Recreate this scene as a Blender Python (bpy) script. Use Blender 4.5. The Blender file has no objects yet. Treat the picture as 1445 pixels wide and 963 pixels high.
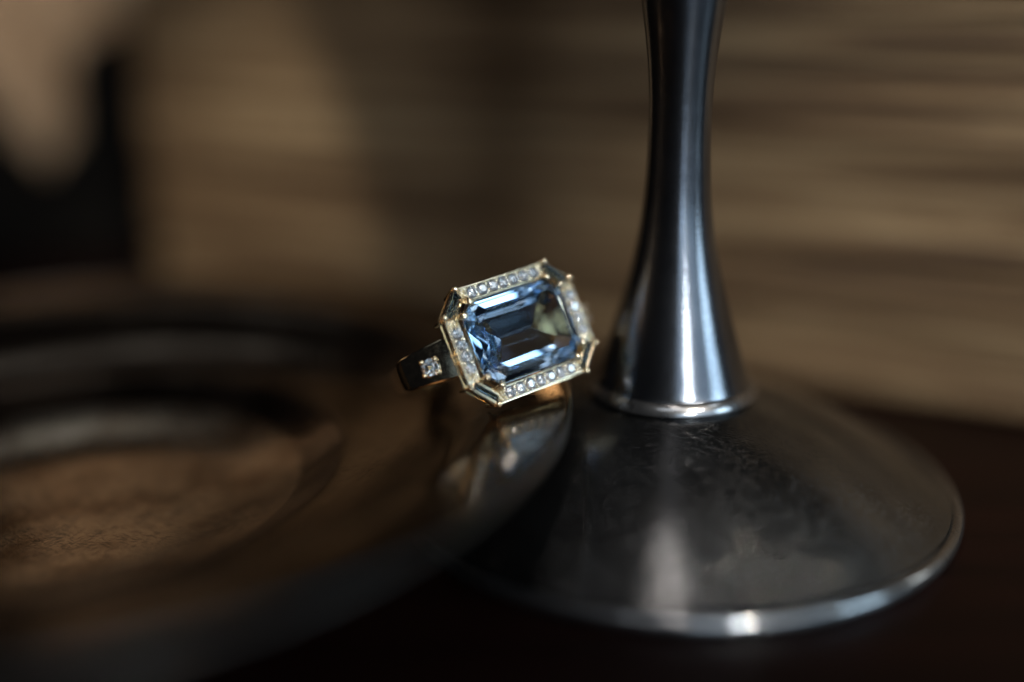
import bpy, bmesh, math, random
from mathutils import Vector, Matrix, noise
random.seed(7)
C = bpy.context.scene.collection
S = bpy.context.scene
K = 0.001                      # all lengths below are millimetres

# ------------------------------------------------------------------ camera
pitch, roll = math.radians(16.91), math.radians(-0.58)
FOCUS = 125.67
fwd = Vector((0, math.cos(pitch), -math.sin(pitch)))
up0 = Vector((0, math.sin(pitch), math.cos(pitch)))
rt0 = Vector((1, 0, 0))
right = rt0*math.cos(roll) + up0*math.sin(roll)
up = up0*math.cos(roll) - rt0*math.sin(roll)
cam_pos = Vector((-1.4206, -120.502, 58.68))
cd = bpy.data.cameras.new('camera')
cam = bpy.data.objects.new('camera', cd); C.objects.link(cam)
rot = Matrix((right, up, -fwd)).transposed()
cam.matrix_world = Matrix.Translation(cam_pos*K) @ rot.to_4x4()
cd.sensor_width = 36; cd.lens = 36*12.4*FOCUS/1445.0
cd.clip_start = 0.005; cd.clip_end = 20
cd.dof.use_dof = True
cd.dof.focus_distance = 124.4*K
# the entrance pupil is about 16.5 mm wide
cd.dof.aperture_fstop = cd.lens/16.5
cd.dof.aperture_blades = 0
S.camera = cam

# ------------------------------------------------------------------ room light
W = bpy.data.worlds.new('World'); S.world = W; W.use_nodes = True
bgn = W.node_tree.nodes['Background']
bgn.inputs[0].default_value = (0.75, 0.80, 1.0, 1); bgn.inputs[1].default_value = 0.005

def lamp(name, az, el, dist, w, h, L, col, at=(0, 0, 20)):
    """area lamp at azimuth az (0 = towards the camera side, + = right), elevation el; L = its radiance"""
    a, e = math.radians(az), math.radians(el)
    d = Vector((math.sin(a)*math.cos(e), -math.cos(a)*math.cos(e), math.sin(e)))
    ld = bpy.data.lights.new(name, 'AREA'); ld.shape = 'RECTANGLE'
    ld.size = w*K; ld.size_y = h*K; ld.color = col
    ld.energy = L*math.pi*(w*K)*(h*K)
    o = bpy.data.objects.new(name, ld); C.objects.link(o)
    o.location = (Vector(at)+d*dist)*K
    o.rotation_euler = d.to_track_quat('Z', 'Y').to_euler()
    return o
lamp('window_light', 20, 21, 420, 64, 34, 68, (0.96, 1.0, 0.99), (10, 0, 20))
lamp('window_side_light', 6, 50, 460, 380, 100, 1.3, (0.88, 0.94, 1.0), (10, 0, 20))
lamp('gem_fill_upper', 26, 35, 430, 60, 45, 7.0, (0.88, 0.95, 1.0), (0, 0, 23))  # fill added to whiten a lower facet of the blue stone
lamp('side_window', 65, 15, 430, 140, 130, 5.6, (0.62, 0.84, 1.0), (0, 0, 23))
lamp('gem_fill_side', 72, 46, 430, 76, 60, 2.8, (0.80, 0.92, 1.0), (0, 0, 23))  # fill added for the bottom facet band of the blue stone
lamp('gem_fill_broad', 27, 15, 445, 390, 190, 0.8, (0.52, 0.76, 1.0), (0, 0, 23))  # broad blue fill panel added to brighten the stone's facets
lamp('gem_fill_low', 12, 4.5, 440, 170, 34, 1.6, (0.62, 0.80, 1.0), (0, 0, 23))  # low fill strip added to brighten the stone's left facets
lamp('warm_lamp', -84, 24, 320, 26, 90, 9, (1.0, 0.70, 0.42), (0, 0, 20))
lamp('halo_fill_right', 100, 20, 420, 110, 90, 4.0, (0.95, 1.0, 0.97), (0, 0, 23))  # unseen fill added so the diamonds and gold look brighter
lamp('rear_window', -156, 50, 430, 55, 80, 0.33, (0.85, 0.94, 1.0), (-60, 0, 10))
lamp('ceiling_tube', 2, 74, 430, 14, 300, 10.0, (1.0, 0.90, 0.83), (16, 0, 10))
def spot(name, watts, cone, aim, frm, col=(1.0, 0.84, 0.62)):
    sd = bpy.data.lights.new(name, 'SPOT'); sd.energy = watts; sd.color = col
    sd.spot_size = math.radians(cone); sd.spot_blend = 1.0; sd.shadow_soft_size = (5 if name == 'jewel_spot' else 9)*K
    so = bpy.data.objects.new(name, sd); C.objects.link(so)
    so.location = Vector(frm)*K; so.rotation_euler = (Vector(frm)-Vector(aim)).to_track_quat('Z', 'Y').to_euler()
# two unseen spots added high on the right: their light pools low on the board, their gap and the goblet's bowl darken its middle
spot('board_spot', 6.3, 17, (48, 42, -14), (173, -284, 340))
spot('board_spot', 14, 9, (-66, 104, 11), (150, -300, 360), (1.0, 0.86, 0.68))

spot('jewel_spot', 7, 7, (-1, 1, 22), (215, -275, 290), (1.0, 0.97, 0.93))  # added spot, brightens the halo and its beads
spot('cloth_spot', 5, 9, (-120, 134, 62), (-20, -300, 330), (1.0, 0.82, 0.66))  # added spot, brightens the hanging cloth

V = S.view_settings
V.view_transform = 'Standard'; V.look = 'None'; V.exposure = 0; V.gamma = 1; V.use_curve_mapping = False
cy = S.cycles
cy.max_bounces = 24; cy.transmission_bounces = 24; cy.glossy_bounces = 12; cy.transparent_max_bounces = 8
cy.diffuse_bounces = 3
cy.use_denoising = True
cy.caustics_refractive = True; cy.caustics_reflective = True
cy.sample_clamp_indirect = 12; cy.blur_glossy = 0.1

# ------------------------------------------------------------------ helpers
def tag(o, label=None, cat=None, group=None, kind=None):
    if label: o['label'] = label
    if cat: o['category'] = cat
    if group: o['group'] = group
    if kind: o['kind'] = kind
    return o
def empty(name, loc=(0, 0, 0)):
    o = bpy.data.objects.new(name, None); C.objects.link(o); o.location = Vector(loc)*K
    o.empty_display_size = 0.005
    return o
def link(name, bm, mat, parent=None, smooth=False):
    me = bpy.data.meshes.new(name)
    bmesh.ops.scale(bm, vec=(K, K, K), verts=bm.verts)
    bm.to_mesh(me); bm.free()
    for p in me.polygons: p.use_smooth = smooth
    me.materials.append(mat)
    o = bpy.data.objects.new(name, me); C.objects.link(o)
    if parent: o.parent = parent
    return o
def autosmooth(o, deg=35):
    me = o.data
    bm = bmesh.new(); bm.from_mesh(me)
    lim = math.radians(deg)
    for e in bm.edges:
        if len(e.link_faces) == 2 and e.calc_face_angle(0) > lim: e.smooth = False
    for f in bm.faces: f.smooth = True
    bm.to_mesh(me); bm.free()
def copy_part(o, parent, loc=None, rotm=None):
    c = o.copy(); C.objects.link(c); c.parent = parent
    return c
def lathe(profile, n=160, close=False):
    """profile: list of (r, z) from inside/top to outside/bottom; spun about z"""
    bm = bmesh.new(); rings = []
    for r, z in profile:
        if r < 1e-6: rings.append([bm.verts.new((0, 0, z))])
        else: rings.append([bm.verts.new((r*math.cos(2*math.pi*k/n), r*math.sin(2*math.pi*k/n), z)) for k in range(n)])
    pairs = list(zip(rings, rings[1:]))
    if close: pairs.append((rings[-1], rings[0]))
    for a, b in pairs:
        for k in range(n):
            k2 = (k+1) % n
            if len(a) == 1 and len(b) == 1: continue
            if len(a) == 1: bm.faces.new((a[0], b[k], b[k2]))
            elif len(b) == 1: bm.faces.new((a[k], b[0], a[k2]))
            else: bm.faces.new((a[k], b[k], b[k2], a[k2]))
    bmesh.ops.recalc_face_normals(bm, faces=bm.faces)
    return bm
def spline(pts, m=6):
    """Catmull-Rom through 2-D points"""
    P = [Vector(p) for p in pts]; P = [2*P[0]-P[1]]+P+[2*P[-1]-P[-2]]
    out = []
    for i in range(1, len(P)-2):
        for k in range(m):
            t = k/m
            a, b, c, d = P[i-1], P[i], P[i+1], P[i+2]
            out.append(tuple(0.5*((2*b)+(c-a)*t+(2*a-5*b+4*c-d)*t*t+(3*b-a-3*c+d)*t**3)))
    out.append(tuple(P[-2]))
    return out
def add_box(bm, c, s, rz=0):
    r = bmesh.ops.create_cube(bm, size=1)
    bmesh.ops.scale(bm, vec=s, verts=r['verts'])
    if rz: bmesh.ops.rotate(bm, cent=(0, 0, 0), matrix=Matrix.Rotation(rz, 3, 'Z'), verts=r['verts'])
    bmesh.ops.translate(bm, vec=c, verts=r['verts'])
    return r['verts']
def add_ball(bm, c, r, sub=2, sc=(1, 1, 1)):
    v = bmesh.ops.create_icosphere(bm, subdivisions=sub, radius=r)['verts']
    bmesh.ops.scale(bm, vec=sc, verts=v); bmesh.ops.translate(bm, vec=c, verts=v)
    return v
def add_tube(bm, pts, radii, n=10, cap=True):
    P = [Vector(p) for p in pts]
    if not isinstance(radii, (list, tuple)): radii = [radii]*len(P)
    rings = []; ref = Vector((0.13, 0.31, 0.94))
    for i, p in enumerate(P):
        t = (P[min(i+1, len(P)-1)]-P[max(i-1, 0)]).normalized()
        x = t.cross(ref); x = x.normalized() if x.length > 1e-3 else t.cross(Vector((1, 0, 0))).normalized()
        y = t.cross(x)
        rings.append([bm.verts.new(p+radii[i]*(x*math.cos(2*math.pi*k/n)+y*math.sin(2*math.pi*k/n))) for k in range(n)])
    for a, b in zip(rings, rings[1:]):
        for k in range(n): bm.faces.new((a[k], a[(k+1) % n], b[(k+1) % n], b[k]))
    if cap:
        bm.faces.new(rings[0][::-1]); bm.faces.new(rings[-1])

# ------------------------------------------------------------------ materials
def new_mat(name):
    m = bpy.data.materials.new(name); m.use_nodes = True
    nt = m.node_tree; b = nt.nodes['Principled BSDF']
    return m, nt, b
def node(nt, t, **kw):
    n = nt.nodes.new(t)
    for k, v in kw.items():
        if k in n.inputs.keys(): n.inputs[k].default_value = v
        else: setattr(n, k, v)
    return n
def coords(nt, scale):
    tc = nt.nodes.new('ShaderNodeTexCoord'); mp = nt.nodes.new('ShaderNodeMapping')
    mp.inputs['Scale'].default_value = scale
    nt.links.new(tc.outputs['Object'], mp.inputs['Vector'])
    return mp.outputs['Vector']
def ramp(nt, fac, stops):
    r = nt.nodes.new('ShaderNodeValToRGB'); nt.links.new(fac, r.inputs['Fac'])
    el = r.color_ramp.elements
    while len(el) > 1: el.remove(el[-1])
    el[0].position = stops[0][0]; el[0].color = (*stops[0][1], 1)
    for p, c in stops[1:]:
        e = el.new(p); e.color = (*c, 1)
    return r.outputs['Color']
def g(v): return (v, v, v)

AROT = 0.25
def metal(name, col, rough, spread=0.1, bump=0.05, fine=3500, tarnish=None, tscale=60, ring_brush=0.0, aniso=0.0, haze=0.0, haze_rough=0.45):
    m, nt, b = new_mat(name)
    b.inputs['Metallic'].default_value = 1
    if aniso:
        b.inputs['Anisotropic'].default_value = aniso
        tg = node(nt, 'ShaderNodeTangent', direction_type='RADIAL', axis='Z'); nt.links.new(tg.outputs[0], b.inputs['Tangent'])
        b.inputs['Anisotropic Rotation'].default_value = AROT
    n1 = node(nt, 'ShaderNodeTexNoise', Scale=tscale, Detail=6.0, Roughness=0.6)
    nt.links.new(coords(nt, (1, 1, 1)), n1.inputs['Vector'])
    c0 = tarnish or tuple(x*0.8 for x in col)
    colr = ramp(nt, n1.outputs['Fac'], [(0.38, c0), (0.58, col)])
    nt.links.new(colr, b.inputs['Base Color'])
    n2 = node(nt, 'ShaderNodeTexNoise', Scale=fine*0.2, Detail=5.0, Roughness=0.7)
    nt.links.new(coords(nt, (1, 1, 1)), n2.inputs['Vector'])
    nt.links.new(ramp(nt, n2.outputs['Fac'], [(0.3, g(max(0.02, rough-spread))), (0.7, g(rough+spread))]), b.inputs['Roughness'])
    # fine scratches: stretched noise in two directions, added to pitting
    h = None
    for ang, st in ((0.5, (9, 1, 9)), (-0.9, (9, 0.8, 9)), (1.6, (7, 1.2, 7))):
        tc = nt.nodes.new('ShaderNodeTexCoord'); mp = nt.nodes.new('ShaderNodeMapping')
        mp.inputs['Rotation'].default_value = (0, 0, ang); 
        mp2 = nt.nodes.new('ShaderNodeMapping'); mp2.inputs['Scale'].default_value = st
        nt.links.new(tc.outputs['Object'], mp.inputs['Vector']); nt.links.new(mp.outputs['Vector'], mp2.inputs['Vector'])
        n3 = node(nt, 'ShaderNodeTexNoise', Scale=fine*0.12, Detail=3.0)
        nt.links.new(mp2.outputs['Vector'], n3.inputs['Vector'])
        s = ramp(nt, n3.outputs['Fac'], [(0.60, g(0)), (0.66, g(1))])
        if h is None: h = s
        else:
            ad = node(nt, 'ShaderNodeMath', operation='ADD'); nt.links.new(h, ad.inputs[0]); nt.links.new(s, ad.inputs[1]); h = ad.outputs[0]
    ad = node(nt, 'ShaderNodeMath', operation='ADD'); nt.links.new(h, ad.inputs[0])
    n4 = node(nt, 'ShaderNodeTexNoise', Scale=fine, Detail=2.0); nt.links.new(coords(nt, (1, 1, 1)), n4.inputs['Vector'])
    nt.links.new(n4.outputs['Fac'], ad.inputs[1]); h = ad.outputs[0]
    if ring_brush:
        tc = nt.nodes.new('ShaderNodeTexCoord'); sx = nt.nodes.new('ShaderNodeSeparateXYZ')
        nt.links.new(tc.outputs['Object'], sx.inputs[0])
        cx = nt.nodes.new('ShaderNodeCombineXYZ')
        ln = node(nt, 'ShaderNodeVectorMath', operation='LENGTH')
        cc = nt.nodes.new('ShaderNodeCombineXYZ'); nt.links.new(sx.outputs[0], cc.inputs[0]); nt.links.new(sx.outputs[1], cc.inputs[1])
        nt.links.new(cc.outputs[0], ln.inputs[0])
        nt.links.new(ln.outputs['Value'], cx.inputs[0])
        mz = node(nt, 'ShaderNodeMath', operation='MULTIPLY'); mz.inputs[1].default_value = 1.0
        nt.links.new(sx.outputs[2], mz.inputs[0]); nt.links.new(mz.outputs[0], cx.inputs[2])
        nb = node(nt, 'ShaderNodeTexNoise', Scale=fine, Detail=2.0); nt.links.new(cx.outputs[0], nb.inputs['Vector'])
        ml = node(nt, 'ShaderNodeMath', operation='MULTIPLY_ADD'); ml.inputs[1].default_value = ring_brush
        nt.links.new(nb.outputs['Fac'], ml.inputs[0]); nt.links.new(h, ml.inputs[2]); h = ml.outputs[0]
    bp = node(nt, 'ShaderNodeBump', Strength=bump, Distance=0.00005)
    nt.links.new(h, bp.inputs['Height']); nt.links.new(bp.outputs['Normal'], b.inputs['Normal'])
    if haze:
        # worn satin: part of the surface scatters the light widely, in smudges
        gl = node(nt, 'ShaderNodeBsdfGlossy', Roughness=haze_rough); nt.links.new(colr, gl.inputs['Color'])
        nt.links.new(bp.outputs['Normal'], gl.inputs['Normal'])
        ns = node(nt, 'ShaderNodeTexNoise', Scale=140.0, Detail=7.0, Roughness=0.7); nt.links.new(coords(nt, (1, 1, 0.6)), ns.inputs['Vector'])
        mxs = nt.nodes.new('ShaderNodeMixShader')
        nt.links.new(ramp(nt, ns.outputs['Fac'], [(0.3, g(haze*0.6)), (0.7, g(min(1, haze*1.4)))]), mxs.inputs[0])
        out = [n for n in nt.nodes if n.type == 'OUTPUT_MATERIAL'][0]
        nt.links.new(b.outputs[0], mxs.inputs[1]); nt.links.new(gl.outputs[0], mxs.inputs[2]); nt.links.new(mxs.outputs[0], out.inputs['Surface'])
    return m

M_goblet = metal('dark_pewter', (0.25, 0.265, 0.295), 0.15, 0.03, 0.06, 5000, (0.19, 0.205, 0.235), 70, 0.6, 0.45, 0.17, 0.36)
M_foot = metal('brushed_pewter', (0.23, 0.24, 0.25), 0.085, 0.03, 0.35, 4500, (0.16, 0.165, 0.17), 80, 0.7, 0.3, 0.17, 0.42)
M_rim = metal('polished_pewter', (0.42, 0.43, 0.45), 0.10, 0.03, 0.03, 5000, (0.36, 0.365, 0.38), 60, 0, 0, 0.3, 0.4)
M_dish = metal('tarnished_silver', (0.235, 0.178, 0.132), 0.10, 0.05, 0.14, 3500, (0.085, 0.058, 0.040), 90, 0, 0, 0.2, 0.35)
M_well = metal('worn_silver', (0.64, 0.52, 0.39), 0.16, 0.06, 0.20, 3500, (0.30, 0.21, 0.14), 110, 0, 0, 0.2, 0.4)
M_bead = metal('bright_gold', (0.95, 0.90, 0.73), 0.22, 0.05, 0.03, 6000, (0.86, 0.78, 0.58))
M_lip = metal('dark_dish_lip', (0.13, 0.13, 0.125), 0.34, 0.05, 0.05, 3500, (0.06, 0.055, 0.05), 45)
M_gold = metal('champagne_gold', (0.93, 0.78, 0.54), 0.10, 0.05, 0.03, 6000)

def glass(name, ior, tint, dens, rough=0.0):
    m = bpy.data.materials.new(name); m.use_nodes = True; nt = m.node_tree
    nt.nodes.remove(nt.nodes['Principled BSDF'])
    gl = node(nt, 'ShaderNodeBsdfGlass', IOR=ior, Roughness=rough)
    out = [n for n in nt.nodes if n.type == 'OUTPUT_MATERIAL'][0]
    nt.links.new(gl.outputs[0], out.inputs['Surface'])
    if dens:
        va = node(nt, 'ShaderNodeVolumeAbsorption', Density=dens); va.inputs['Color'].default_value = (*tint, 1)
        nt.links.new(va.outputs[0], out.inputs['Volume'])
    return m
M_blue = glass('blue_topaz', 1.63, (0.015, 0.53, 0.98), 50)
M_diam = glass('diamond', 2.42, (1, 1, 1), 0)
M_smoke = glass('grey_baguette_stone', 1.9, (0.40, 0.58, 0.68), 1300)

def wood_board():
    m, nt, b = new_mat('weathered_wood')
    n1 = node(nt, 'ShaderNodeTexNoise', Scale=1.0, Detail=8.0, Roughness=0.6, Distortion=0.4)
    nt.links.new(coords(nt, (12, 40, 330)), n1.inputs['Vector'])
    n2 = node(nt, 'ShaderNodeTexNoise', Scale=1.0, Detail=5.0, Roughness=0.55)
    nt.links.new(coords(nt, (9, 30, 75)), n2.inputs['Vector'])
    c1 = ramp(nt, n1.outputs['Fac'], [(0.36, (0.058, 0.031, 0.014)), (0.5, (0.16, 0.105, 0.056)), (0.64, (0.30, 0.225, 0.135))])
    c2 = ramp(nt, n2.outputs['Fac'], [(0.35, (0.55, 0.50, 0.44)), (0.62, (1.0, 1.0, 1.0))])
    mx = node(nt, 'ShaderNodeMix', data_type='RGBA', blend_type='MULTIPLY'); mx.inputs[0].default_value = 1
    nt.links.new(c1, mx.inputs[6]); nt.links.new(c2, mx.inputs[7])
    nt.links.new(mx.outputs[2], b.inputs['Base Color'])
    b.inputs['Roughness'].default_value = 0.75
    return m
def table_mat():
    m, nt, b = new_mat('dark_mahogany')
    n1 = node(nt, 'ShaderNodeTexNoise', Scale=1.0, Detail=8.0, Roughness=0.6)
    nt.links.new(coords(nt, (25, 260, 60)), n1.inputs['Vector'])
    nt.links.new(ramp(nt, n1.outputs['Fac'], [(0.3, (0.003, 0.0009, 0.0007)), (0.7, (0.008, 0.0022, 0.0016))]), b.inputs['Base Color'])
    b.inputs['Roughness'].default_value = 0.42
    b.inputs['Specular IOR Level'].default_value = 0.14
    bp = node(nt, 'ShaderNodeBump', Strength=0.15, Distance=0.0002)
    nt.links.new(n1.outputs['Fac'], bp.inputs['Height']); nt.links.new(bp.outputs['Normal'], b.inputs['Normal'])
    return m
def plain(name, col, rough, scale=400, bump=0.2, sheen=0):
    m, nt, b = new_mat(name)
    n1 = node(nt, 'ShaderNodeTexNoise', Scale=scale, Detail=5.0)
    nt.links.new(coords(nt, (1, 1, 1)), n1.inputs['Vector'])
    nt.links.new(ramp(nt, n1.outputs['Fac'], [(0.3, tuple(x*0.75 for x in col)), (0.7, col)]), b.inputs['Base Color'])
    b.inputs['Roughness'].default_value = rough
    bp = node(nt, 'ShaderNodeBump', Strength=bump, Distance=0.0003)
    nt.links.new(n1.outputs['Fac'], bp.inputs['Height']); nt.links.new(bp.outputs['Normal'], b.inputs['Normal'])
    return m

# ------------------------------------------------------------------ setting: tabletop
bm = bmesh.new(); add_box(bm, (0, 150, -9), (900, 900, 18))
bmesh.ops.bevel(bm, geom=bm.edges[:], offset=2, segments=3, affect='EDGES')
t = link('tabletop', bm, table_mat()); tag(t, kind='structure')

# ------------------------------------------------------------------ wooden board behind
B0, BD = Vector((72.0, 28.5, 0)), Vector((-0.870, 0.493, 0))      # base line, running away to the left
BN = Vector((-0.493, -0.870, 0))                                  # its face looks back at the goblet
def on_board(px, py):
    F = 12.4*FOCUS
    r = fwd + right*((px-722.5)/F) - up*((py-481.5)/F)
    k = (B0-cam_pos).dot(BN)/r.dot(BN)
    return cam_pos + r*k
sL = (on_board(203, 250)-B0).dot(BD)                               # where the board ends on the left
def board():
    L0, L1, H, T = -55.0, sL, 65.0, 13.0
    nx, nz = 150, 170
    bm = bmesh.new(); grid = []
    for j in range(nz+1):
        row = []
        for i in range(nx+1):
            s, z = L0+(L1-L0)*i/nx, H*j/nz
            r = noise.noise(Vector((s*0.018, z*0.45, 3.1)))*0.55 + noise.noise(Vector((s*0.03, z*1.3, 7.7)))*0.35
            r += noise.noise(Vector((s*0.012, z*0.10, 1.3)))*1.1
            e = min(i, nx-i)/3.0; f = min(j, nz-j)/4.0
            rnd = -1.2*max(0, 1-e)**2 - 1.2*max(0, 1-f)**2
            row.append(bm.verts.new((s, -(r+rnd), z)))
        grid.append(row)
    for j in range(nz):
        for i in range(nx):
            bm.faces.new((grid[j][i], grid[j][i+1], grid[j+1][i+1], grid[j+1][i]))
    edge = [grid[0][i] for i in range(nx+1)]+[grid[j][nx] for j in range(1, nz+1)]+[grid[nz][i] for i in range(nx-1, -1, -1)]+[grid[j][0] for j in range(nz-1, 0, -1)]
    back = [bm.verts.new((v.co.x, T, v.co.z)) for v in edge]
    for k in range(len(edge)):
        k2 = (k+1) % len(edge); bm.faces.new((edge[k2], edge[k], back[k], back[k2]))
    bm.faces.new(back)
    bmesh.ops.recalc_face_normals(bm, faces=bm.faces)
    o = link('wooden_board', bm, wood_board(), smooth=True); autosmooth(o, 60)
    # local x runs along BD, local y runs to the back
    m = Matrix((BD, -BN, Vector((0, 0, 1)))).transposed()
    o.matrix_world = Matrix.Translation(B0*K) @ m.to_4x4()
    tag(o, 'weathered brown wooden board with horizontal grain standing upright behind the silver goblet', 'board')
board()

# ------------------------------------------------------------------ black case with a cream cloth over it, far left
def px_at_y(px, py, y):
    F = 12.4*FOCUS
    r = fwd + right*((px-722.5)/F) - up*((py-481.5)/F)
    return cam_pos + r*((y-cam_pos.y)/r.y)
def case():
    y0 = 142.0
    root = empty('black_case', (-125, y0+25, 0))
    bm = bmesh.new(); add_box(bm, (0, 0, 36), (150, 50, 72))
    bmesh.ops.bevel(bm, geom=bm.edges[:], offset=2.5, segments=4, affect='EDGES')
    mb = plain('black_leather', (0.003, 0.0027, 0.0025), 0.8, 900, 0.3); mb.node_tree.nodes['Principled BSDF'].inputs['Specular IOR Level'].default_value = 0.12
    autosmooth(link('case_body', bm, mb, root), 30)
    bm = bmesh.new(); add_box(bm, (0, 0, 82), (153, 53, 18))
    bmesh.ops.bevel(bm, geom=bm.edges[:], offset=3, segments=4, affect='EDGES')
    autosmooth(link('case_lid', bm, mb, root), 30)
    tag(root, 'black box standing in deep shadow left of the wooden board', 'box')
case()
def cloth():
    # outline of the hanging corner, in picture positions on the plane just before the case
    y = 134.0
    pts = [(-90, -190), (270, -190), (240, -60), (225, 5), (175, 38), (112, 62), (104, 140), (96, 200), (72, 240), (36, 200), (0, 150), (-40, 95), (-90, 70)]
    P = [px_at_y(a, b, y) for a, b in pts]
    lo = min(p.z for p in P); hi = max(p.z for p in P); x0 = min(p.x for p in P); x1 = max(p.x for p in P)
    def inside(x, z):
        c = False; n = len(P)
        for i in range(n):
            a, b = P[i], P[(i+1) % n]
            if (a.z > z) != (b.z > z) and x < (b.x-a.x)*(z-a.z)/(b.z-a.z)+a.x: c = not c
        return c
    bm = bmesh.new(); n = 70; V2 = {}
    def v(i, j):
        if (i, j) not in V2:
            x = x0+(x1-x0)*i/n; z = lo+(hi-lo)*j/n
            f = 2.2*math.sin((x*0.8+z*0.35)*0.42)+1.2*math.sin(x*0.9-z*0.25)+0.8*noise.noise(Vector((x*.2, z*.2, 0)))
            V2[i, j] = bm.verts.new((x+100, f, z))
        return V2[i, j]
    for j in range(n):
        for i in range(n):
            if inside(x0+(x1-x0)*(i+.5)/n, lo+(hi-lo)*(j+.5)/n): bm.faces.new((v(i, j), v(i+1, j), v(i+1, j+1), v(i, j+1)))
    for _ in range(4): bmesh.ops.smooth_vert(bm, verts=[q for q in bm.verts if q.is_boundary], factor=0.5, use_axis_x=True, use_axis_z=True)
    r = bmesh.ops.solidify(bm, geom=bm.faces[:], thickness=0.6)
    bmesh.ops.recalc_face_normals(bm, faces=bm.faces)
    m = plain('cream_linen', (0.36, 0.255, 0.16), 0.85, 500, 0.4)
    o = link('cream_cloth', bm, m, smooth=True); o.location = Vector((-100, y, 0))*K
    tag(o, 'cream cloth with a pointed corner hanging down over the black box', 'cloth')
cloth()

# ------------------------------------------------------------------ shallow silver dish
def dish():
    root = empty('silver_dish', (-54, 0, 0))
    top = spline([(0.001, 1.3), (10, 1.35), (16, 1.7), (21, 2.55), (27, 4.55), (31.2, 6.9), (32.6, 7.7), (36, 8.5), (40, 9.7), (44, 11.6), (47, 13.5), (50, 14.8), (54, 15.3), (58.6, 15.7)], 6)
    bot = [(r, z-min(1.1, 0.35+(59-r)*0.08)) for r, z in reversed(top)]
    bot[-1] = (0.001, 0.3)
    fl = [p for p in top if p[0] >= 27]; wl = [p for p in top if p[0] <= 27.01]
    fb = [p for p in bot if p[0] >= 27]; wb = [p for p in bot if p[0] <= 27.01]
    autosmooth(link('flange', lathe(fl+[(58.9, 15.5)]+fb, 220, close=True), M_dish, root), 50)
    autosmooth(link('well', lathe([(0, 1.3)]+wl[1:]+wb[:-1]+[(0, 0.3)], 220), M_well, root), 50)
    a = [(59.2+0.3*math.cos(t), 15.52+0.28*math.sin(t)) for t in [2*math.pi*k/14 for k in range(14)]]
    link('rim', lathe(a, 220, close=True), M_lip, root, True)
    a = [(19, 0), (20, 0), (20.6, 0.6), (20.2, 2.2), (19, 1.2)]
    link('foot_ring', lathe(a, 160, close=True), M_dish, root, True)
    tag(root, 'shallow round tarnished silver dish in the left foreground, the ring resting on its rim', 'dish')
dish()

# ------------------------------------------------------------------ goblet
def goblet():
    root = empty('silver_goblet', (18.1, 7.8, 0))
    # foot: a flaring cone with a rolled edge
    prof = spline([(9.0, 13.6), (11, 12.7), (16, 11.1), (22, 8.7), (28, 5.4), (32, 2.9), (33.4, 2.1)], 6)
    prof = [(8.0, 13.8)]+prof+[(33.4, 1.2), (28, 4.0), (22, 7.2), (12, 11.0), (8, 12.2)]
    autosmooth(link('foot', lathe(prof, 256, close=True), M_foot, root), 40)
    a = [(34.0+0.85*math.cos(t), 1.0+0.98*math.sin(t)) for t in [2*math.pi*k/18 for k in range(18)]]
    link('foot_rim', lathe(a, 256, close=True), M_rim, root, True)
    a = [(6, 13.2), (9.9, 13.1), (10.4, 13.4), (10.4, 13.65), (9.8, 14.6), (9.5, 14.8), (6, 14.9)]
    autosmooth(link('collar', lathe(a, 200, close=True), M_rim, root), 50)
    st = spline([(9.6, 14.6), (9.1, 15.8), (7.4, 21.0), (5.95, 26.1), (4.8, 31.1), (4.05, 36.0), (3.70, 40.9), (3.58, 45.6), (3.70, 50.2), (4.12, 54.7), (4.75, 59.1), (5.3, 64.5), (5.9, 71.5), (7.1, 80.5)], 6)
    autosmooth(link('stem', lathe([(3, 14.6)]+st+[(3, 80)], 160, close=True), M_goblet, root), 50)
    bo = spline([(7.0, 80.4), (8.6, 92), (10.8, 105), (14, 120), (17.5, 140), (18.5, 165)], 6)
    bi = [(max(0.5, r-1.0), z+0.9) for r, z in reversed(bo)]
    autosmooth(link('bowl', lathe([(0, 80.2)]+bo+bi+[(0, 81.5)], 160), M_goblet, root), 50)
    tag(root, 'dark polished silver goblet with a wide conical foot and slender stem, right of the ring', 'goblet')
goblet()

# ------------------------------------------------------------------ ring
RM = Matrix(((0.8173, -0.3528, 0.4556), (0.5634, 0.3235, -0.7602), (0.1208, 0.8780, 0.4631)))
RT = Vector((-0.309, 0.065, 23.213))
ring = empty('gemstone_ring')
ring.matrix_world = Matrix.Translation(RT*K) @ RM.to_4x4()
tag(ring, 'gold cocktail ring with a rectangular blue stone in a diamond halo on the dish rim', 'ring')

def octo(a, b, c, z):
    return [(-a+c, b, z), (-a, b-c, z), (-a, -b+c, z), (-a+c, -b, z), (a-c, -b, z), (a, -b+c, z), (a, b-c, z), (a-c, b, z)]
def hull(pts):
    bm = bmesh.new()
    for p in pts: bm.verts.new(p)
    r = bmesh.ops.convex_hull(bm, input=bm.verts[:])
    bmesh.ops.delete(bm, geom=[e for e in r['geom_interior'] if isinstance(e, bmesh.types.BMVert)], context='VERTS')
    bmesh.ops.dissolve_limit(bm, angle_limit=math.radians(0.5), verts=bm.verts[:], edges=bm.edges[:])
    bmesh.ops.recalc_face_normals(bm, faces=bm.faces)
    return bm

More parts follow.
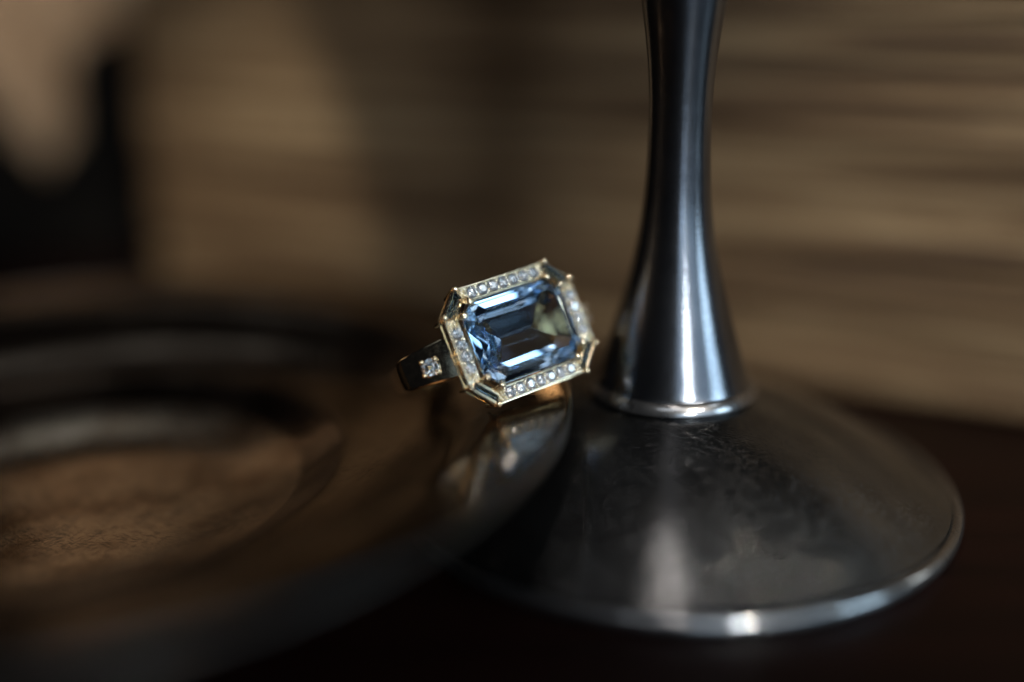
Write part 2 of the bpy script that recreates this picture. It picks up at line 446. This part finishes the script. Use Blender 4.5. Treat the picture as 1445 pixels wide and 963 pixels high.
def loft(levels):
    """closed faceted body from rings of equal count"""
    bm = bmesh.new(); R = [[bm.verts.new(p) for p in L] for L in levels]; n = len(levels[0])
    for a, b in zip(R, R[1:]):
        for k in range(n): bm.faces.new((a[k], a[(k+1) % n], b[(k+1) % n], b[k]))
    bm.faces.new(R[0]); bm.faces.new(R[-1][::-1])
    bmesh.ops.remove_doubles(bm, verts=bm.verts, dist=1e-4)
    bmesh.ops.recalc_face_normals(bm, faces=bm.faces)
    return bm
def keel(l, z): return [(-l, 0, z)]*4+[(l, 0, z)]*4

GX, GY = 0.45, -0.10                    # the stone sits a hair off the halo's centre
def shift(L): return [(x+GX*0, y+GY*0, z) for x, y, z in L]
stone = loft([octo(5.30, 3.40, 1.12, 1.74), octo(6.20, 4.32, 1.50, 1.08), octo(6.78, 4.98, 1.72, 0.42),
              octo(6.78, 4.98, 1.72, 0.28),
              octo(5.85, 4.02, 1.36, -1.15), octo(4.50, 2.62, 0.85, -2.45)] + [keel(2.1, -3.80)])
centre_stone = link('blue_stone', stone, M_blue, ring)

# claws: a pair hooking over every cut corner of the stone
def claw_pts():
    out = []
    for sx in (-1, 1):
        for sy in (-1, 1):
            out.append((sx*5.35, sy*4.98, sx, sy, 0)); out.append((sx*6.72, sy*3.62, sx, sy, 1))
    return out
for x, y, sx, sy, k in claw_pts():
    bm = bmesh.new()
    d = Vector((0.35*sx, 1.0*sy, 0)) if k == 0 else Vector((1.0*sx, 0.35*sy, 0)); d.normalize()
    p = Vector((x, y, 0))
    add_tube(bm, [p+d*-0.9+Vector((0, 0, -3.2)), p+d*0.28+Vector((0, 0, -0.6)), p+d*0.34+Vector((0, 0, 0.25)), p+d*0.22+Vector((0, 0, 0.62)), p-d*0.08+Vector((0, 0, 0.86))],
             [0.34, 0.34, 0.36, 0.38, 0.30], 12)
    add_ball(bm, p-d*0.05+Vector((0, 0, 0.80)), 0.46, 3, (1, 1, 0.85))
    link('claw', bm, M_gold, ring, True)

# brilliant for the halo
def brilliant(r):
    P = []
    for k in range(8):
        a = k*math.pi/4
        P.append((.56*r*math.cos(a), .56*r*math.sin(a), .33*r)); P.append((.80*r*math.cos(a+math.pi/8), .80*r*math.sin(a+math.pi/8), .20*r))
        P.append((.22*r*math.cos(a+math.pi/8), .22*r*math.sin(a+math.pi/8), -.68*r))
    for k in range(16):
        a = k*math.pi/8
        P.append((r*math.cos(a), r*math.sin(a), 0.015*r)); P.append((r*math.cos(a), r*math.sin(a), -.03*r))
    P.append((0, 0, -.87*r))
    return hull(P)
def poly_prism(bm, pts, z0, z1):
    a = [bm.verts.new((x, y, z0)) for x, y in pts]; b = [bm.verts.new((x, y, z1)) for x, y in pts]
    n = len(pts)
    bm.faces.new(a[::-1]); bm.faces.new(b)
    for k in range(n): bm.faces.new((a[k], a[(k+1) % n], b[(k+1) % n], b[k]))

dm = None
def halo_bar(n, sp, length, width, off, ang):
    """a channel bar along local x, its outside towards +y; rotated by ang"""
    global dm
    bar_o = None
    bm = bmesh.new(); h = length/2; w = width/2
    add_box(bm, (0, 0, -1.05), (length, width-0.06, 0.35))                       # floor
    add_box(bm, (0, w-0.07, -0.40), (length-0.02, 0.14, 1.0))                    # outer wall, then the lower inner one
    add_box(bm, (0, -w+0.06, -0.55), (length-0.02, 0.12, 0.86))
    for s in (-1, 1): add_box(bm, (s*(h-0.2), 0, -0.62), (0.40, width-0.30, 0.56))
    bmesh.ops.bevel(bm, geom=bm.edges[:], offset=0.04, segments=2, affect='EDGES')
    # grains raised between the brilliants
    for k in range(n+1):
        x = (k-n/2)*sp
        for s in (-1, 1):
            add_ball(bm, (x-0.05+random.uniform(-.04, .04), s*(w-0.30), 0.02), random.uniform(.17, .21), 2)
            add_ball(bm, (x+random.uniform(-.05, .05), s*(w-0.52), -0.05), random.uniform(.12, .16), 2)
            add_ball(bm, (x+random.choice((-.22, .22)), s*(w-0.18), -0.02), random.uniform(.11, .15), 2)
        add_ball(bm, (x, 0, -0.66), 0.30, 2, (0.6, 1.8, 1))
    for s in (-1, 1):
        x = s*(n/2*sp+0.30)
        for _ in range(5): add_ball(bm, (x+random.uniform(-.1, .22)*s, random.uniform(-.55, .55), -0.1+random.uniform(-.1, .12)), random.uniform(.14, .24), 2)
    bmesh.ops.rotate(bm, cent=(0, 0, 0), matrix=Matrix.Rotation(ang, 3, 'Z'), verts=bm.verts)
    o = link('halo_bar', bm, M_bead, ring, False); autosmooth(o, 40)
    R3 = Matrix.Rotation(ang, 3, 'Z'); c = R3 @ Vector((0, off, 0)); o.location = c*K
    for k in range(n):
        p = R3 @ Vector(((k-(n-1)/2)*sp, -0.05, 0.06))
        if dm is None:
            d = link('diamond', brilliant(0.72), M_diam, o); dm = d
        else: d = copy_part(dm, o)
        d.location = p*K
        d.rotation_euler = (random.uniform(-.12, .12), random.uniform(-.12, .12), random.uniform(0, 6))
    return o
halo_bar(7, 1.42, 11.5, 1.66, 6.02, 0)
halo_bar(7, 1.42, 11.5, 1.66, 6.02, math.pi)
halo_bar(4, 1.38, 7.3, 1.66, 7.93, math.pi/2)
halo_bar(4, 1.38, 7.3, 1.66, 7.93, -math.pi/2)

# corner settings: a tapered step-cut stone between four small beads
for sx in (-1, 1):
    for sy in (-1, 1):
        def q(pts): return [(x*sx, y*sy) for x, y in pts]
        outer = q([(8.62, 3.95), (6.05, 6.72), (5.72, 6.0), (7.85, 3.72)])
        bm = bmesh.new()
        poly_prism(bm, q([(8.80, 3.75), (8.80, 4.18), (6.22, 6.90), (5.80, 6.90), (5.62, 5.95), (7.75, 3.62)]), -1.2, -0.62)
        bmesh.ops.recalc_face_normals(bm, faces=bm.faces)
        # raised walls along the two long sides
        for a, b in (((8.74, 4.12), (6.18, 6.82)), ((7.62, 3.80), (5.74, 5.86))):
            A, B_ = Vector((a[0]*sx, a[1]*sy, -0.12)), Vector((b[0]*sx, b[1]*sy, -0.12))
            add_tube(bm, [A, A.lerp(B_, .5), B_], 0.16, 8)
            add_tube(bm, [A-Vector((0, 0, .45)), A.lerp(B_, .5)-Vector((0, 0, .45)), B_-Vector((0, 0, .45))], 0.15, 8)
        o = link('corner_setting', bm, M_gold, ring); autosmooth(o, 40)
        top = [(8.30, 4.12), (6.30, 6.25), (6.02, 5.98), (7.86, 4.02)]
        gird = [(8.62, 4.05), (6.20, 6.66), (5.84, 5.98), (7.76, 3.80)]
        low = [(8.15, 4.25), (6.40, 6.10), (6.15, 5.90), (7.90, 4.10)]
        Lv = [[(x*sx, y*sy, 0.22) for x, y in top], [(x*sx, y*sy, 0.0) for x, y in gird], [(x*sx, y*sy, -0.08) for x, y in gird], [(x*sx, y*sy, -0.55) for x, y in low]]
        link('corner_stone', loft(Lv), M_smoke, o)
        for x, y in ((8.72, 4.10), (6.20, 6.84)):
            bm = bmesh.new()
            add_ball(bm, (x*sx, y*sy, 0.14), 0.39, 3)
            add_tube(bm, [(x*sx, y*sy, 0.1), (x*sx*.99, y*sy*.99, -1.2), (x*sx*.95, y*sy*.95, -3.4)], [0.27, 0.26, 0.24], 10)
            link('corner_prong', bm, M_gold, ring, True)
        for x, y in ((8.32, 3.52), (5.66, 6.66)):
            pass

# outer edge wire along the halo's four sides and the lower gallery
def frame_ring(name, a, b, c, z, w, h):
    o_, i_ = octo(a, b, c, 0), octo(a-w, b-w, c-w*0.59, 0)
    bm = bmesh.new(); n = 8
    A = [[bm.verts.new((x, y, zz)) for x, y, _ in L] for L, zz in ((o_, z+h/2), (o_, z-h/2), (i_, z-h/2), (i_, z+h/2))]
    for k in range(4):
        P, Q = A[k], A[(k+1) % 4]
        for j in range(n): bm.faces.new((P[j], P[(j+1) % n], Q[(j+1) % n], Q[j]))
    bmesh.ops.recalc_face_normals(bm, faces=bm.faces)
    bmesh.ops.bevel(bm, geom=bm.edges[:], offset=min(w, h)*0.22, segments=2, affect='EDGES')
    o = link(name, bm, M_gold, ring); autosmooth(o, 40)
    return o
frame_ring('halo_base', 8.84, 6.92, 2.66, -1.35, 1.9, 0.30)
frame_ring('upper_gallery_rail', 8.35, 6.42, 2.45, -2.35, 0.55, 0.42)
frame_ring('lower_gallery_rail', 7.55, 5.62, 2.20, -3.65, 0.75, 0.55)
frame_ring('stone_seat', 6.5, 4.7, 1.6, -0.75, 0.45, 0.5)
# uprights of the gallery with small beads, as on the blurred left side
for sx in (-1, 1):
    for y in (-2.4, 0.0, 2.4):
        bm = bmesh.new()
        add_tube(bm, [(sx*8.35, y, -1.4), (sx*8.25, y, -2.4), (sx*7.4, y*.95, -3.7)], 0.24, 8)
        link('gallery_post', bm, M_gold, ring, True)
for sy in (-1, 1):
    for x in (-4.6, -1.6, 1.6, 4.6):
        bm = bmesh.new()
        add_tube(bm, [(x, sy*6.4, -1.4), (x, sy*6.3, -2.4), (x*.95, sy*5.45, -3.7)], 0.24, 8)
        link('gallery_post', bm, M_gold, ring, True)

# band: swept section, wide flat shoulders, narrow and rounded beneath the finger
def band():
    path = [(-7.4, -1.85), (-8.8, -2.58), (-10.2, -3.38), (-11.7, -4.35), (-12.9, -5.6), (-12.9, -7.2), (-11.9, -9.4)]
    cz, R = -10.8, 11.1
    for k in range(1, 24):
        a = math.radians(180+7+ (180-14)*k/24.0)
        path.append((R*math.cos(a), cz+R*math.sin(a)))
    path += [(-x, z) for x, z in reversed(path[:7])]
    n = len(path); bm = bmesh.new(); rings = []
    for i, (x, z) in enumerate(path):
        a = Vector(path[max(0, i-1)]); b = Vector(path[min(n-1, i+1)]); t = (b-a).normalized()
        nrm = Vector((t.y, -t.x))                        # outward of the loop
        if nrm.dot(Vector((x, z-cz))) < 0: nrm = -nrm
        f = abs(i-(n-1)/2)/((n-1)/2)                    # 1 at the head, 0 at the bottom
        hw = 1.45+1.05*max(0, f-0.62)/0.38
        th = 1.5+0.5*max(0, f-0.6)/0.4
        cr = 0.22*(1-max(0, f-.5)/.5)
        sec = [(-hw, -0.25), (-hw+0.18, -0.02), (-hw*0.5, cr*.8), (0, cr), (hw*0.5, cr*.8), (hw-0.18, -0.02), (hw, -0.25), (hw, -th+.2), (hw-.2, -th), (-hw+.2, -th), (-hw, -th+.2)]
        rings.append([bm.verts.new((x+nrm.x*s, yy, z+nrm.y*s)) for yy, s in sec])
    m = len(rings[0])
    for P, Q in zip(rings, rings[1:]):
        for k in range(m): bm.faces.new((P[k], P[(k+1) % m], Q[(k+1) % m], Q[k]))
    bm.faces.new(rings[0]); bm.faces.new(rings[-1][::-1])
    bmesh.ops.recalc_face_normals(bm, faces=bm.faces)
    o = link('band', bm, M_gold, ring); autosmooth(o, 33)
    return o
bd = band()
# one brilliant on each shoulder, in a round cup with prongs
for sx in (-1, 1):
    nx_, nz_ = -0.60*1, 0.80
    Nn = Vector((sx*0.60, 0, 0.80)); Tt = Vector((sx*0.80, 0, -0.60)); Yy = Vector((0, 1, 0))
    c0 = Vector((sx*10.75, -0.25, -3.35))
    base = Matrix((Tt, Nn.cross(Tt), Nn)).transposed()
    bm = bmesh.new()
    cup = lathe([(0.75, -0.7), (1.02, -0.5), (1.12, 0.22), (1.0, 0.34), (0.88, 0.22), (0.6, -0.5)], 28, close=True)
    me = bpy.data.meshes.new('tmp'); cup.to_mesh(me); cup.free(); bm.from_mesh(me); bpy.data.meshes.remove(me)
    for k in range(4):
        a = k*math.pi/2+0.7
        add_ball(bm, (1.08*math.cos(a), 1.08*math.sin(a), 0.46), 0.30, 3)
    bmesh.ops.transform(bm, matrix=base.to_4x4(), verts=bm.verts)
    bmesh.ops.translate(bm, vec=c0, verts=bm.verts)
    s = link('shoulder_setting', bm, M_gold, ring); autosmooth(s, 40)
    d = copy_part(dm, s); d.data = dm.data.copy()
    d.data.transform(Matrix.Scale(1.4, 4))
    d.matrix_local = Matrix.Translation((c0+Nn*0.38)*K) @ base.to_4x4()
    d.name = 'shoulder_diamond'
